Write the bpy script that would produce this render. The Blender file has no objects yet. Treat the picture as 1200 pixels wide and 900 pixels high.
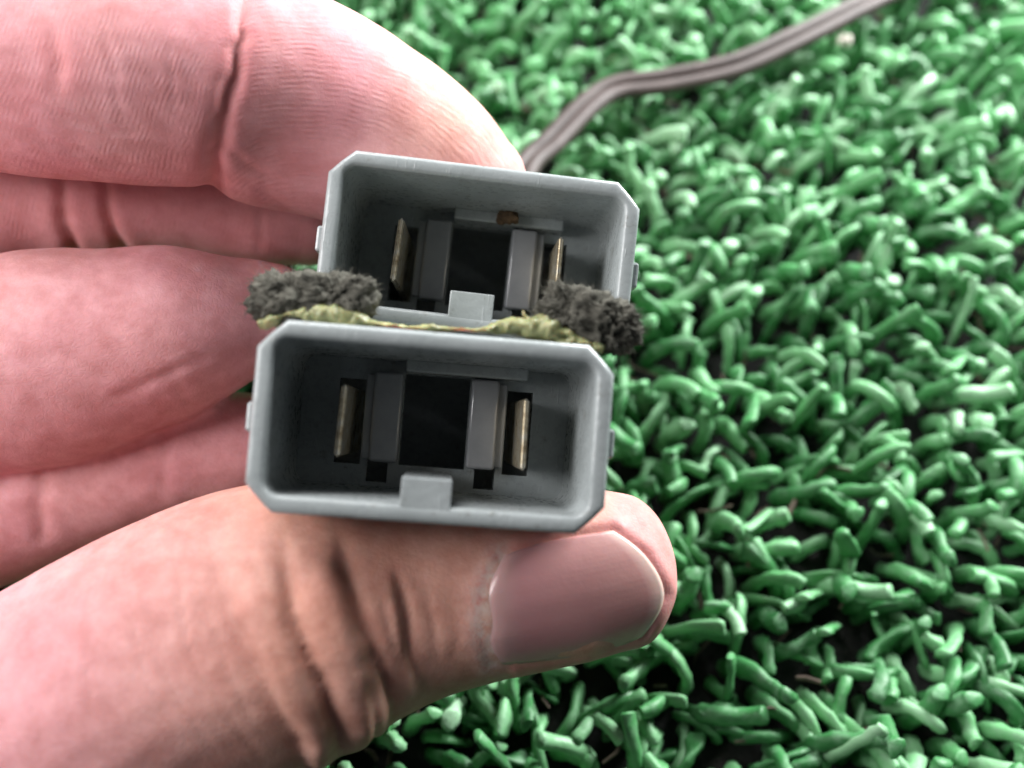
import bpy, bmesh, math, random
import numpy as np
from mathutils import Vector, Matrix
from mathutils.bvhtree import BVHTree

random.seed(7)
rng = np.random.default_rng(7)
scene = bpy.context.scene
COL = scene.collection
MM = 0.001

# ------------------------------------------------------------------ camera
PITCH = math.radians(62.0)
FPX = 1082.0                       # focal length for a 1200 px wide frame
CAM = np.array([0.0, -60.0, 120.0])            # mm
RT = np.array([1.0, 0.0, 0.0])
FW = np.array([0.0, math.cos(PITCH), -math.sin(PITCH)])
UP = np.array([0.0, math.sin(PITCH), math.cos(PITCH)])
cam_data = bpy.data.cameras.new('camera')
cam = bpy.data.objects.new('camera', cam_data)
COL.objects.link(cam)
cam.location = Vector(CAM * MM)
cam.rotation_euler = (math.pi / 2 - PITCH, 0, 0)
cam_data.sensor_width = 36.0
cam_data.lens = 36.0 * FPX / 1200.0
cam_data.clip_start = 0.004
cam_data.clip_end = 20.0
cam_data.dof.use_dof = True
cam_data.dof.focus_distance = 0.090
cam_data.dof.aperture_fstop = 15.0
scene.camera = cam

# ------------------------------------------------------------------ light
world = bpy.data.worlds.new('World')
scene.world = world
world.use_nodes = True
bg = world.node_tree.nodes['Background']
bg.inputs[0].default_value = (0.80, 0.88, 1.0, 1)
bg.inputs[1].default_value = 0.05

def area_light(name, loc, target, size, power, color):
    ld = bpy.data.lights.new(name, 'AREA')
    ld.shape = 'RECTANGLE'; ld.size = size[0]; ld.size_y = size[1]
    ld.energy = power; ld.color = color
    o = bpy.data.objects.new(name, ld); COL.objects.link(o)
    o.location = loc
    o.rotation_euler = (Vector(target) - Vector(loc)).to_track_quat('-Z', 'Y').to_euler()
    return o
area_light('desk_lamp', (-0.075, 0.115, 0.205), (0, 0.01, 0.03), (0.14, 0.08), 0.50, (1.0, 0.98, 0.985))
area_light('far_turf_fill', (0.17, 0.18, 0.115), (0.07, 0.05, 0.0), (0.18, 0.08), 2.3, (0.98, 1.0, 1.0))  # added fill light that brightens the far turf, not an actual window
area_light('side_lamp', (-0.19, -0.03, 0.20), (-0.02, -0.01, 0.03), (0.10, 0.12), 0.50, (1.0, 0.98, 0.98))

scene.view_settings.view_transform = 'Standard'
scene.view_settings.look = 'None'
scene.view_settings.gamma = 1.0
scene.view_settings.exposure = 0.27
scene.render.engine = 'CYCLES'
scene.cycles.use_denoising = True
scene.cycles.max_bounces = 8

# ------------------------------------------------------------------ helpers
def P(px, py, z):
    """point at picture position (1200x900 frame) and depth z (mm) -> world mm"""
    return CAM + z * (FW + (px - 600.0) / FPX * RT - (py - 450.0) / FPX * UP)

def project(V):
    d = V - CAM
    z = d @ FW
    return 600 + FPX * (d @ RT) / z, 450 - FPX * (d @ UP) / z, z

def mesh_obj(name, verts, faces, mat, parent=None, smooth=True, scale=MM):
    me = bpy.data.meshes.new(name)
    me.from_pydata([tuple(float(c) * scale for c in v) for v in verts], [], faces)
    me.update()
    if smooth:
        me.polygons.foreach_set('use_smooth', [True] * len(me.polygons))
    o = bpy.data.objects.new(name, me)
    COL.objects.link(o)
    if mat: me.materials.append(mat)
    if parent: o.parent = parent
    return o

def bm_obj(name, bm, mat, parent=None, smooth=False, scale=MM):
    bmesh.ops.scale(bm, vec=(scale,) * 3, verts=bm.verts)
    bmesh.ops.recalc_face_normals(bm, faces=bm.faces)
    me = bpy.data.meshes.new(name)
    bm.to_mesh(me); bm.free()
    if smooth:
        me.polygons.foreach_set('use_smooth', [True] * len(me.polygons))
    o = bpy.data.objects.new(name, me); COL.objects.link(o)
    if mat: me.materials.append(mat)
    if parent: o.parent = parent
    return o

def box(bm, x0, x1, y0, y1, z0, z1, bev=0.0, seg=2):
    r = bmesh.ops.create_cube(bm, size=1.0)
    for v in r['verts']:
        v.co.x = x0 + (v.co.x + .5) * (x1 - x0)
        v.co.y = y0 + (v.co.y + .5) * (y1 - y0)
        v.co.z = z0 + (v.co.z + .5) * (z1 - z0)
    if bev:
        es = list({e for v in r['verts'] for e in v.link_edges})
        bmesh.ops.bevel(bm, geom=es, offset=bev, segments=seg, affect='EDGES', profile=0.5)

def tag(o, label=None, cat=None, group=None, kind=None):
    for k, v in (('label', label), ('category', cat), ('group', group), ('kind', kind)):
        if v: o[k] = v
    return o

def empty(name, loc_mm, rot=None):
    o = bpy.data.objects.new(name, None); COL.objects.link(o)
    o.empty_display_size = 0.005
    m = Matrix.Translation(Vector(loc_mm) * MM)
    if rot is not None: m = m @ rot.to_4x4()
    o.matrix_world = m
    return o

def catmull(pts, n):
    pts = np.asarray(pts, float)
    ext = np.vstack([2 * pts[0] - pts[1], pts, 2 * pts[-1] - pts[-2]])
    out = []
    for i in range(len(pts) - 1):
        p0, p1, p2, p3 = ext[i:i + 4]
        for t in np.linspace(0, 1, n, endpoint=False):
            out.append(.5 * ((2 * p1) + (-p0 + p2) * t + (2 * p0 - 5 * p1 + 4 * p2 - p3) * t * t
                             + (-p0 + 3 * p1 - 3 * p2 + p3) * t ** 3))
    out.append(pts[-1])
    return np.array(out)

def vnoise(p, seed=0):
    """cheap smooth value noise, p (N,3) -> (N,) in -1..1"""
    i = np.floor(p).astype(np.int64); f = p - i
    f = f * f * (3 - 2 * f)
    def h(a):
        n = (a[:, 0] * 374761393 + a[:, 1] * 668265263 + a[:, 2] * 2147483647 + seed * 974634777) & 0xffffffff
        n = ((n ^ (n >> 13)) * 1274126177) & 0xffffffff
        return ((n ^ (n >> 16)) & 0xffff) / 32767.5 - 1
    r = 0
    for dx in (0, 1):
        for dy in (0, 1):
            for dz in (0, 1):
                w = (f[:, 0] if dx else 1 - f[:, 0]) * (f[:, 1] if dy else 1 - f[:, 1]) * (f[:, 2] if dz else 1 - f[:, 2])
                r = r + w * h(i + np.array([dx, dy, dz]))
    return r

# ------------------------------------------------------------------ materials
def new_mat(name):
    m = bpy.data.materials.new(name); m.use_nodes = True
    nt = m.node_tree
    b = nt.nodes['Principled BSDF']
    return m, nt, b

def node(nt, typ, **kw):
    n = nt.nodes.new(typ)
    for k, v in kw.items():
        if k in n.inputs.keys() if hasattr(n.inputs, 'keys') else False:
            n.inputs[k].default_value = v
        else:
            setattr(n, k, v)
    return n

def link(nt, a, b): nt.links.new(a, b)

def noise(nt, scale, detail=3, rough=.55, coord=None, dist=0.0):
    n = nt.nodes.new('ShaderNodeTexNoise')
    n.inputs['Scale'].default_value = scale
    n.inputs['Detail'].default_value = detail
    n.inputs['Roughness'].default_value = rough
    n.inputs['Distortion'].default_value = dist
    if coord: nt.links.new(coord, n.inputs['Vector'])
    return n

def ramp(nt, src, stops):
    r = nt.nodes.new('ShaderNodeValToRGB')
    els = r.color_ramp.elements
    while len(els) < len(stops): els.new(0.5)
    for e, (p, c) in zip(els, stops):
        e.position = p
        e.color = (c, c, c, 1) if isinstance(c, (int, float)) else (*c, 1)
    nt.links.new(src, r.inputs[0])
    return r

def mix(nt, fac, a, b, blend='MIX'):
    m = nt.nodes.new('ShaderNodeMix'); m.data_type = 'RGBA'; m.blend_type = blend
    for sock, v in ((m.inputs[0], fac), (m.inputs[6], a), (m.inputs[7], b)):
        if isinstance(v, bpy.types.NodeSocket): nt.links.new(v, sock)
        elif isinstance(v, (int, float)): sock.default_value = v
        else: sock.default_value = (*v, 1)
    return m.outputs[2]

def math_n(nt, op, a, b=None, c=None):
    m = nt.nodes.new('ShaderNodeMath'); m.operation = op
    for i, v in enumerate((a, b, c)):
        if v is None: continue
        if isinstance(v, bpy.types.NodeSocket): nt.links.new(v, m.inputs[i])
        else: m.inputs[i].default_value = v
    return m.outputs[0]

def bump(nt, height, dist, strength=1.0, normal=None):
    b = nt.nodes.new('ShaderNodeBump')
    b.inputs['Strength'].default_value = strength
    b.inputs['Distance'].default_value = dist
    nt.links.new(height, b.inputs['Height'])
    if normal: nt.links.new(normal, b.inputs['Normal'])
    return b.outputs['Normal']

def obj_coord(nt):
    return nt.nodes.new('ShaderNodeTexCoord').outputs['Object']

def attr(nt, name):
    a = nt.nodes.new('ShaderNodeAttribute'); a.attribute_name = name
    return a

def skin_material():
    m, nt, b = new_mat('skin')
    oc = obj_coord(nt)
    tone = attr(nt, 'tone').outputs['Fac']          # 0 back of hand, 1 palm side
    crease = attr(nt, 'crease').outputs['Fac']
    ridge = attr(nt, 'ridge').outputs['Fac']        # ridge coordinate in mm
    rmask = attr(nt, 'ridge_mask').outputs['Fac']
    blush = attr(nt, 'blush').outputs['Fac']
    n1 = noise(nt, 90, 3, .6, oc).outputs['Fac']
    n2 = noise(nt, 420, 4, .65, oc).outputs['Fac']
    n3 = noise(nt, 1600, 3, .6, oc).outputs['Fac']
    dors = ramp(nt, n1, [(.3, (.56, .295, .21)), (.7, (.64, .37, .28))]).outputs[0]
    palm = ramp(nt, n1, [(.3, (.60, .27, .295)), (.7, (.68, .355, .375))]).outputs[0]
    c = mix(nt, tone, dors, palm)
    mot = ramp(nt, n2, [(.35, (.88, .78, .76)), (.65, (1.06, 1.05, 1.05))]).outputs[0]
    c = mix(nt, 1.0, c, mot, 'MULTIPLY')
    c = mix(nt, blush, c, (.70, .24, .25))
    dry = attr(nt, 'dry').outputs['Fac']
    dn = ramp(nt, noise(nt, 1100, 4, .7, oc).outputs['Fac'], [(.34, 0.08), (.58, .85)]).outputs[0]
    c = mix(nt, math_n(nt, 'MULTIPLY', dry, dn), c, (.68, .54, .48))
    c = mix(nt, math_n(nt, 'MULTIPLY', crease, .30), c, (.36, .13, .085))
    link(nt, c, b.inputs['Base Color'])
    b.inputs['Subsurface Weight'].default_value = .38
    b.inputs['Subsurface Radius'].default_value = (1.0, .36, .2)
    b.inputs['Subsurface Scale'].default_value = .0011
    rr = ramp(nt, n3, [(.3, .52), (.7, .70)]).outputs[0]
    link(nt, rr, b.inputs['Roughness'])
    b.inputs['Specular IOR Level'].default_value = .27
    # relief: fine criss-cross skin, ridges on the finger pads
    vo = nt.nodes.new('ShaderNodeTexVoronoi'); vo.feature = 'DISTANCE_TO_EDGE'
    vo.inputs['Scale'].default_value = 1900
    wob = nt.nodes.new('ShaderNodeVectorMath'); wob.operation = 'MULTIPLY_ADD'
    wn = noise(nt, 700, 2, .5, oc)
    link(nt, wn.outputs['Color'], wob.inputs[0]); wob.inputs[1].default_value = (.0009,) * 3; link(nt, oc, wob.inputs[2])
    link(nt, wob.outputs[0], vo.inputs['Vector'])
    cells = ramp(nt, vo.outputs['Distance'], [(0, 0.0), (.22, 1.0)]).outputs[0]
    inv = math_n(nt, 'SUBTRACT', 1.0, rmask)
    h1 = math_n(nt, 'MULTIPLY', cells, math_n(nt, 'MULTIPLY_ADD', inv, .85, .15))
    nm = bump(nt, h1, .000016, .7)
    warp = math_n(nt, 'MULTIPLY_ADD', noise(nt, 260, 2, .5, oc).outputs['Fac'], .9, ridge)
    sn = math_n(nt, 'SINE', math_n(nt, 'MULTIPLY', warp, 2 * math.pi / .56))
    brk = ramp(nt, noise(nt, 900, 2, .5, oc).outputs['Fac'], [(.38, .0), (.66, 1.0)]).outputs[0]
    h2 = math_n(nt, 'MULTIPLY', math_n(nt, 'MULTIPLY', sn, rmask), brk)
    nm = bump(nt, h2, .000020, .7, nm)
    nm = bump(nt, n3, .00006, .4, nm)
    link(nt, nm, b.inputs['Normal'])
    return m

def plastic_material():
    m, nt, b = new_mat('grey_plastic')
    oc = obj_coord(nt)
    n1 = noise(nt, 160, 4, .6, oc).outputs['Fac']
    n2 = noise(nt, 1500, 3, .6, oc).outputs['Fac']
    c = ramp(nt, n1, [(.3, (.265, .292, .292)), (.62, (.33, .36, .362)), (.8, (.29, .315, .31))]).outputs[0]
    sp = ramp(nt, noise(nt, 700, 5, .7, oc).outputs['Fac'], [(.31, (.52, .47, .40)), (.40, (1, 1, 1))]).outputs[0]
    c = mix(nt, .6, c, sp, 'MULTIPLY')
    link(nt, c, b.inputs['Base Color'])
    link(nt, ramp(nt, n2, [(.3, .22), (.7, .38)]).outputs[0], b.inputs['Roughness'])
    sc_ = nt.nodes.new('ShaderNodeMapping'); sc_.inputs['Scale'].default_value = (1.0, .12, .5); sc_.inputs['Rotation'].default_value = (.3, .2, .7)
    link(nt, oc, sc_.inputs['Vector'])
    n5 = noise(nt, 2600, 2, .5, sc_.outputs['Vector'], .3).outputs['Fac']
    scr = ramp(nt, n5, [(.62, 0.0), (.70, 1.0)]).outputs[0]
    nm = bump(nt, n2, .00006, .5)
    nm = bump(nt, scr, .00004, .5, nm)
    link(nt, bump(nt, n1, .0004, .25, nm), b.inputs['Normal'])
    return m

def metal_material():
    m, nt, b = new_mat('tarnished_brass')
    oc = obj_coord(nt)
    n1 = noise(nt, 600, 5, .7, oc).outputs['Fac']
    link(nt, ramp(nt, n1, [(.32, (.38, .28, .16)), (.46, (.80, .71, .52)), (.66, (.93, .90, .83))]).outputs[0], b.inputs['Base Color'])
    b.inputs['Metallic'].default_value = 1.0
    link(nt, ramp(nt, n1, [(.3, .5), (.7, .34)]).outputs[0], b.inputs['Roughness'])
    link(nt, bump(nt, n1, .0001, .5), b.inputs['Normal'])
    return m

def turf_material():
    m, nt, b = new_mat('green_polyethylene')
    oc = obj_coord(nt)
    oi = nt.nodes.new('ShaderNodeObjectInfo')
    r = math_n(nt, 'FRACT', math_n(nt, 'ADD', attr(nt, 'rnd').outputs['Fac'], oi.outputs['Random']))
    c = ramp(nt, r, [(0, (.024, .13, .036)), (.3, (.054, .23, .072)), (.6, (.115, .35, .135)), (.85, (.195, .44, .215)), (1, (.33, .55, .345))]).outputs[0]
    geo = nt.nodes.new('ShaderNodeNewGeometry').outputs['Position']
    n1 = noise(nt, 500, 4, .65, geo).outputs['Fac']
    c = mix(nt, ramp(nt, n1, [(.46, 0.0), (.72, .5)]).outputs[0], c, (.26, .40, .28))     # dust and scuffs
    n2 = noise(nt, 60, 2, .5, geo).outputs['Fac']
    c = mix(nt, ramp(nt, n2, [(.5, 0.0), (.75, .35)]).outputs[0], c, (.05, .20, .06))
    link(nt, c, b.inputs['Base Color'])
    link(nt, ramp(nt, n1, [(.3, .36), (.7, .62)]).outputs[0], b.inputs['Roughness'])
    b.inputs['Subsurface Weight'].default_value = .12
    b.inputs['Subsurface Radius'].default_value = (.5, 1, .5)
    b.inputs['Subsurface Scale'].default_value = .0008
    n4 = noise(nt, 1400, 3, .6, geo).outputs['Fac']
    link(nt, bump(nt, n4, .00018, .5), b.inputs['Normal'])
    return m

def soil_material():
    m, nt, b = new_mat('dirty_backing')
    oc = obj_coord(nt)
    n1 = noise(nt, 130, 5, .7, oc).outputs['Fac']
    n2 = noise(nt, 900, 4, .7, oc).outputs['Fac']
    c = ramp(nt, n1, [(.40, (.006, .006, .006)), (.62, (.010, .009, .008)), (.78, (.05, .038, .032))]).outputs[0]
    c = mix(nt, .6, c, ramp(nt, n2, [(.3, .4), (.7, 1.3)]).outputs[0], 'MULTIPLY')
    link(nt, c, b.inputs['Base Color'])
    b.inputs['Roughness'].default_value = .85
    link(nt, bump(nt, n2, .0006, .8), b.inputs['Normal'])
    return m

def simple_material(name, c0, c1, rough, scale, bumpd=.0001, sss=0.0, spec=.5):
    m, nt, b = new_mat(name)
    oc = obj_coord(nt)
    n1 = noise(nt, scale, 4, .65, oc).outputs['Fac']
    link(nt, ramp(nt, n1, [(.3, c0), (.7, c1)]).outputs[0], b.inputs['Base Color'])
    b.inputs['Roughness'].default_value = rough
    b.inputs['Specular IOR Level'].default_value = spec
    if sss:
        b.inputs['Subsurface Weight'].default_value = sss
        b.inputs['Subsurface Scale'].default_value = .001
    link(nt, bump(nt, n1, bumpd, .6), b.inputs['Normal'])
    return m

def nail_material():
    m, nt, b = new_mat('fingernail')
    oc = obj_coord(nt)
    u = attr(nt, 'nail_u').outputs['Fac']
    v = attr(nt, 'nail_v').outputs['Fac']
    n1 = noise(nt, 260, 3, .6, oc).outputs['Fac']
    c = ramp(nt, n1, [(.3, (.44, .215, .215)), (.7, (.51, .275, .27))]).outputs[0]
    lun = ramp(nt, u, [(0, (.55, .37, .35)), (.12, (.50, .30, .29)), (.22, (.43, .205, .215)), (.9, (.43, .22, .20)), (.955, (.64, .46, .40)), (.975, (.66, .56, .48)), (1, (.72, .64, .56))]).outputs[0]
    c = mix(nt, .65, c, lun)
    link(nt, c, b.inputs['Base Color'])
    b.inputs['Roughness'].default_value = .33
    b.inputs['Coat Weight'].default_value = .12
    b.inputs['Coat Roughness'].default_value = .25
    b.inputs['Subsurface Weight'].default_value = .3
    b.inputs['Subsurface Scale'].default_value = .001
    stri = math_n(nt, 'SINE', math_n(nt, 'MULTIPLY_ADD', v, 150.0, math_n(nt, 'MULTIPLY', n1, 6.0)))
    nm = bump(nt, stri, .000002, .35)
    link(nt, bump(nt, noise(nt, 1500, 3, .6, oc).outputs['Fac'], .00004, .5, nm), b.inputs['Normal'])
    return m

M_SKIN = skin_material(); M_PLASTIC = plastic_material(); M_METAL = metal_material()
M_GLOSS = simple_material('polished_grey_plastic', (.25, .26, .275), (.31, .32, .335), .16, 300, .00002); M_TURF = turf_material(); M_SOIL = soil_material(); M_THATCH = simple_material('dry_thatch', (.05, .035, .028), (.20, .145, .115), .9, 300, .0003); M_NAIL = nail_material()
M_FOAM = simple_material('dark_foam', (.05, .049, .041), (.125, .120, .10), .95, 700, .0004, spec=.1)
M_GLUE = simple_material('yellow_adhesive', (.13, .14, .05), (.34, .35, .17), .45, 420, .0004, sss=.3)
M_WIRE = simple_material('brown_vinyl', (.042, .029, .026), (.075, .055, .050), .62, 260, .0001)
M_CRUMB = simple_material('brown_grit', (.03, .018, .009), (.14, .085, .04), .9, 900, .0004)
M_PEBBLE = simple_material('pale_grit', (.5, .45, .38), (.75, .70, .63), .6, 500, .0003)
M_GLASS = simple_material('glossy_bead', (.35, .36, .36), (.6, .6, .6), .08, 300, .00002)

# ------------------------------------------------------------------ turf mat
def build_turf():
    X0, X1, Y0, Y1 = -150, 150, -90, 150
    nx, ny = 121, 97
    gx, gy = np.meshgrid(np.linspace(X0, X1, nx), np.linspace(Y0, Y1, ny))
    pts = np.stack([gx.ravel(), gy.ravel(), np.zeros(gx.size)], 1)
    pts[:, 2] = .7 * vnoise(pts * .23) + .45 * vnoise(pts * .6, 3)
    fs = [(j * nx + i, j * nx + i + 1, (j + 1) * nx + i + 1, (j + 1) * nx + i) for j in range(ny - 1) for i in range(nx - 1)]
    mat = mesh_obj('ground', pts, fs, M_SOIL)
    tag(mat, kind='structure', label='green artificial turf mat with dark dirty backing under the hand', cat='turf mat')

    # blade shapes: round-ended plastic strips, upright then bent over
    NS, NSEG = 8, 11
    def blade(seed):
        r = random.Random(seed)
        L = r.uniform(8.2, 12.4)
        w = r.uniform(1.0, 1.36); th = w * r.uniform(.38, .78)
        bend_at = r.uniform(.40, .68); bend = r.choice([r.uniform(.5, 1.4), r.uniform(1.4, 2.7), r.uniform(1.4, 2.7)]); sharp = r.choice([r.uniform(.06, .15), r.uniform(.3, .6), r.uniform(.3, .6)])
        lean = r.uniform(.0, .40); side = r.uniform(-1.3, 1.3); tw = r.uniform(-.8, .8)
        kink = r.choice([0, 0, r.uniform(.4, 1.0), r.uniform(-.9, -.4)])
        ts = np.concatenate([np.linspace(0, .9, NSEG), [.965, .99, 1.0]])
        rad = np.concatenate([np.ones(NSEG) * 1.0, [1.0, .96, .78]])
        pos = []; tan = []
        p = np.zeros(3); last = 0
        fine = np.linspace(0, 1, 60); path = [p.copy()]; tang = []
        for k in range(59):
            s = fine[k]
            a = lean + bend / (1 + math.exp(-(s - bend_at) / (sharp * .4)))
            if kink: a += kink / (1 + math.exp(-(s - .84) / .03))
            h = side * s
            d = np.array([math.sin(a) * math.cos(h), math.sin(a) * math.sin(h), math.cos(a)])
            tang.append(d); p = p + d * L / 59; path.append(p.copy())
        tang.append(tang[-1]); path = np.array(path); tang = np.array(tang)
        V = []
        for t, q in zip(ts, rad):
            i = min(59, int(round(t * 59)))
            c, d = path[i], tang[i]
            u = np.cross(d, [0.2, 1, 0]); u /= np.linalg.norm(u); v = np.cross(d, u)
            an = tw * t
            u, v = u * math.cos(an) + v * math.sin(an), v * math.cos(an) - u * math.sin(an)
            wob = 1 + .10 * math.sin(9 * t + seed) + r.uniform(-.10, .10)
            c = c + np.array([r.uniform(-.1, .1) for _ in range(3)])
            for k in range(NS):
                q_a = 2 * math.pi * k / NS
                jt = r.uniform(.92, 1.08)
                V.append(c + u * w * q * wob * jt * math.cos(q_a) + v * th * q * wob * jt * math.sin(q_a) - v * .28 * w * math.cos(q_a) ** 2)
        F = []
        nr = len(ts)
        for j in range(nr - 1):
            for k in range(NS):
                F.append((j * NS + k, j * NS + (k + 1) % NS, (j + 1) * NS + (k + 1) % NS, (j + 1) * NS + k))
        F.append(tuple((nr - 1) * NS + k for k in range(NS)))
        V = np.array(V); V[:, 2] -= .4
        return V, F
    variants = [blade(100 + i) for i in range(28)]
    # covered part of the frame: blades there cannot be seen
    poly = np.array([(-60, -60), (400, -60), (480, 60), (620, 190), (735, 210), (752, 240), (752, 410), (722, 440), (722, 570),
                     (790, 660), (770, 755), (580, 792), (455, 840), (440, 890), (390, 960), (-60, 960)], float)
    def covered(x, y):
        n = len(poly); c = False
        for i in range(n):
            x1, y1 = poly[i]; x2, y2 = poly[i - 1]
            if (y1 > y) != (y2 > y) and x < (x2 - x1) * (y - y1) / (y2 - y1) + x1: c = not c
        return c
    sp = 3.25
    items = []
    j = 0
    y = -82.0
    while y < 140:
        x = -140 + (sp * .5 if j % 2 else 0)
        while x < 140:
            if random.random() < .93:
                vx, vy = x + random.uniform(-1.3, 1.3), y + random.uniform(-1.3, 1.3)
                k = random.randrange(len(variants))
                rz = random.gauss(-1.1, 1.5); s = random.uniform(.80, 1.12)
                items.append((vx, vy, rz, s, k, random.random()))
            x += sp
        y += sp * .866; j += 1
    seen = []
    for n, (vx, vy, rz, s, k, rn) in enumerate(items):
        V, F = variants[k]
        tip = V[-NS * 4] * s
        w = np.array([vx + math.cos(rz) * tip[0] - math.sin(rz) * tip[1], vy + math.sin(rz) * tip[0] + math.cos(rz) * tip[1], tip[2]])
        px, py, z = project(w[None])
        px, py, z = px[0], py[0], z[0]
        if 8 < px < 1192 and 8 < py < 892 and not covered(px, py):
            seen.append((z, n))
    seen.sort()
    single = {n for _, n in seen[:300]}
    meshes = []
    for V, F in variants:
        me = bpy.data.meshes.new('grass_blade')
        me.from_pydata([tuple(v * MM) for v in V], [], F)
        me.polygons.foreach_set('use_smooth', [True] * len(me.polygons))
        a = me.attributes.new('rnd', 'FLOAT', 'POINT'); a.data.foreach_set('value', np.zeros(len(V), np.float32))
        me.materials.append(M_TURF); meshes.append(me)
    AV, AF, AR = [], [], []
    off = 0
    for n, (vx, vy, rz, s, k, rn) in enumerate(items):
        V, F = variants[k]
        if n in single:
            o = bpy.data.objects.new('grass_blade', meshes[k]); COL.objects.link(o)
            o.parent = mat
            o.location = (vx * MM, vy * MM, 0); o.rotation_euler = (0, 0, rz); o.scale = (s,) * 3
        else:
            c, q = math.cos(rz), math.sin(rz)
            W = V * s
            AV.append(np.stack([W[:, 0] * c - W[:, 1] * q + vx, W[:, 0] * q + W[:, 1] * c + vy, W[:, 2]], 1))
            AF.extend([tuple(i + off for i in f) for f in F]); AR.append(np.full(len(V), rn, np.float32))
            off += len(V)
    AV = np.vstack(AV)
    o = mesh_obj('grass_pile', AV, AF, M_TURF, mat)
    a = o.data.attributes.new('rnd', 'FLOAT', 'POINT'); a.data.foreach_set('value', np.concatenate(AR))
    tag(o, kind='stuff')
    # bits of dry thatch and dirt caught between the blades
    V, FF = [], []
    for _ in range(900):
        p = np.array([rng.uniform(-110, 110), rng.uniform(-70, 110), rng.uniform(.8, 4.5)])
        a = rng.uniform(0, 2 * math.pi); d = np.array([math.cos(a), math.sin(a), rng.normal(0, .25)]); L = rng.uniform(.8, 5.0); wd = rng.uniform(.12, .38)
        sd = np.array([-d[1], d[0], 0.0]); k = rng.normal(0, .25, 3) * L
        b0 = len(V)
        for t in (0, .5, 1.0):
            q0 = p + d * L * t + k * t * (1 - t) * 2
            r0 = wd * (1 - .5 * abs(t - .4))
            V += [q0 + sd * r0, q0 - sd * r0, q0 + np.array([0, 0, r0 * 1.2])]
        for g in (0, 3):
            for c in range(3): FF.append((b0 + g + c, b0 + g + (c + 1) % 3, b0 + g + 3 + (c + 1) % 3, b0 + g + 3 + c))
        FF += [(b0, b0 + 2, b0 + 1), (b0 + 6, b0 + 7, b0 + 8)]
    tag(mesh_obj('thatch', V, FF, M_THATCH, mat, smooth=False), kind='stuff')
    return mat
turf = build_turf()

# ------------------------------------------------------------------ connectors
def basis(direction, roll_deg):
    """direction = (right, up, depth) of the socket axis going away from the viewer"""
    d = direction[0] * RT + direction[1] * UP + direction[2] * FW
    zax = -d / np.linalg.norm(d)
    r = math.radians(roll_deg)
    x0 = math.cos(r) * RT - math.sin(r) * UP
    xax = x0 - zax * (x0 @ zax); xax /= np.linalg.norm(xax)
    yax = np.cross(zax, xax)
    return np.stack([xax, yax, zax], 1)
B_FRONT = basis((-.075, -.045, 1), 4.4); O_FRONT = P(507, 501, 75)
B_REAR = basis((-.045, -.03, 1), 6.3); O_REAR = P(561, 291, 85.6)
HW, HH, WALL, CH, BODY = 14.6, 7.8, 1.45, 2.3, 27.0

def loop_profile(hw, hh, ch, kind):
    pts = []
    for sx, sy, a0 in ((1, 1, 0), (-1, 1, 90), (-1, -1, 180), (1, -1, 270)):
        K = 7
        for k in range(K):
            t = k / (K - 1)
            if kind == 'round':
                a = math.radians(a0 + 90 * t)
                pts.append((sx * (hw - ch) + ch * math.cos(a), sy * (hh - ch) + ch * math.sin(a)))
            else:                                   # chamfer, softened at its two ends
                a = math.radians(a0 + 90 * t)
                ex, ey = math.cos(a), math.sin(a)
                q = ch / (abs(ex) + abs(ey))
                rr = q * .86 + ch * .14 * (1 if k in (0, K - 1) else .93)
                if k in (0, K - 1): rr = ch
                pts.append((sx * (hw - ch) + rr * ex, sy * (hh - ch) + rr * ey))
        # straight run to the next corner
        nxt = {(1, 1): (-1, 1), (-1, 1): (-1, -1), (-1, -1): (1, -1), (1, -1): (1, 1)}[(sx, sy)]
        p1 = pts[-1]
        a1 = math.radians(a0 + 90)
        p2 = (nxt[0] * (hw - ch) + ch * math.cos(a1), nxt[1] * (hh - ch) + ch * math.sin(a1))
        for k in range(1, 6):
            t = k / 6
            pts.append((p1[0] + (p2[0] - p1[0]) * t, p1[1] + (p2[1] - p1[1]) * t))
    return pts

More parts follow.
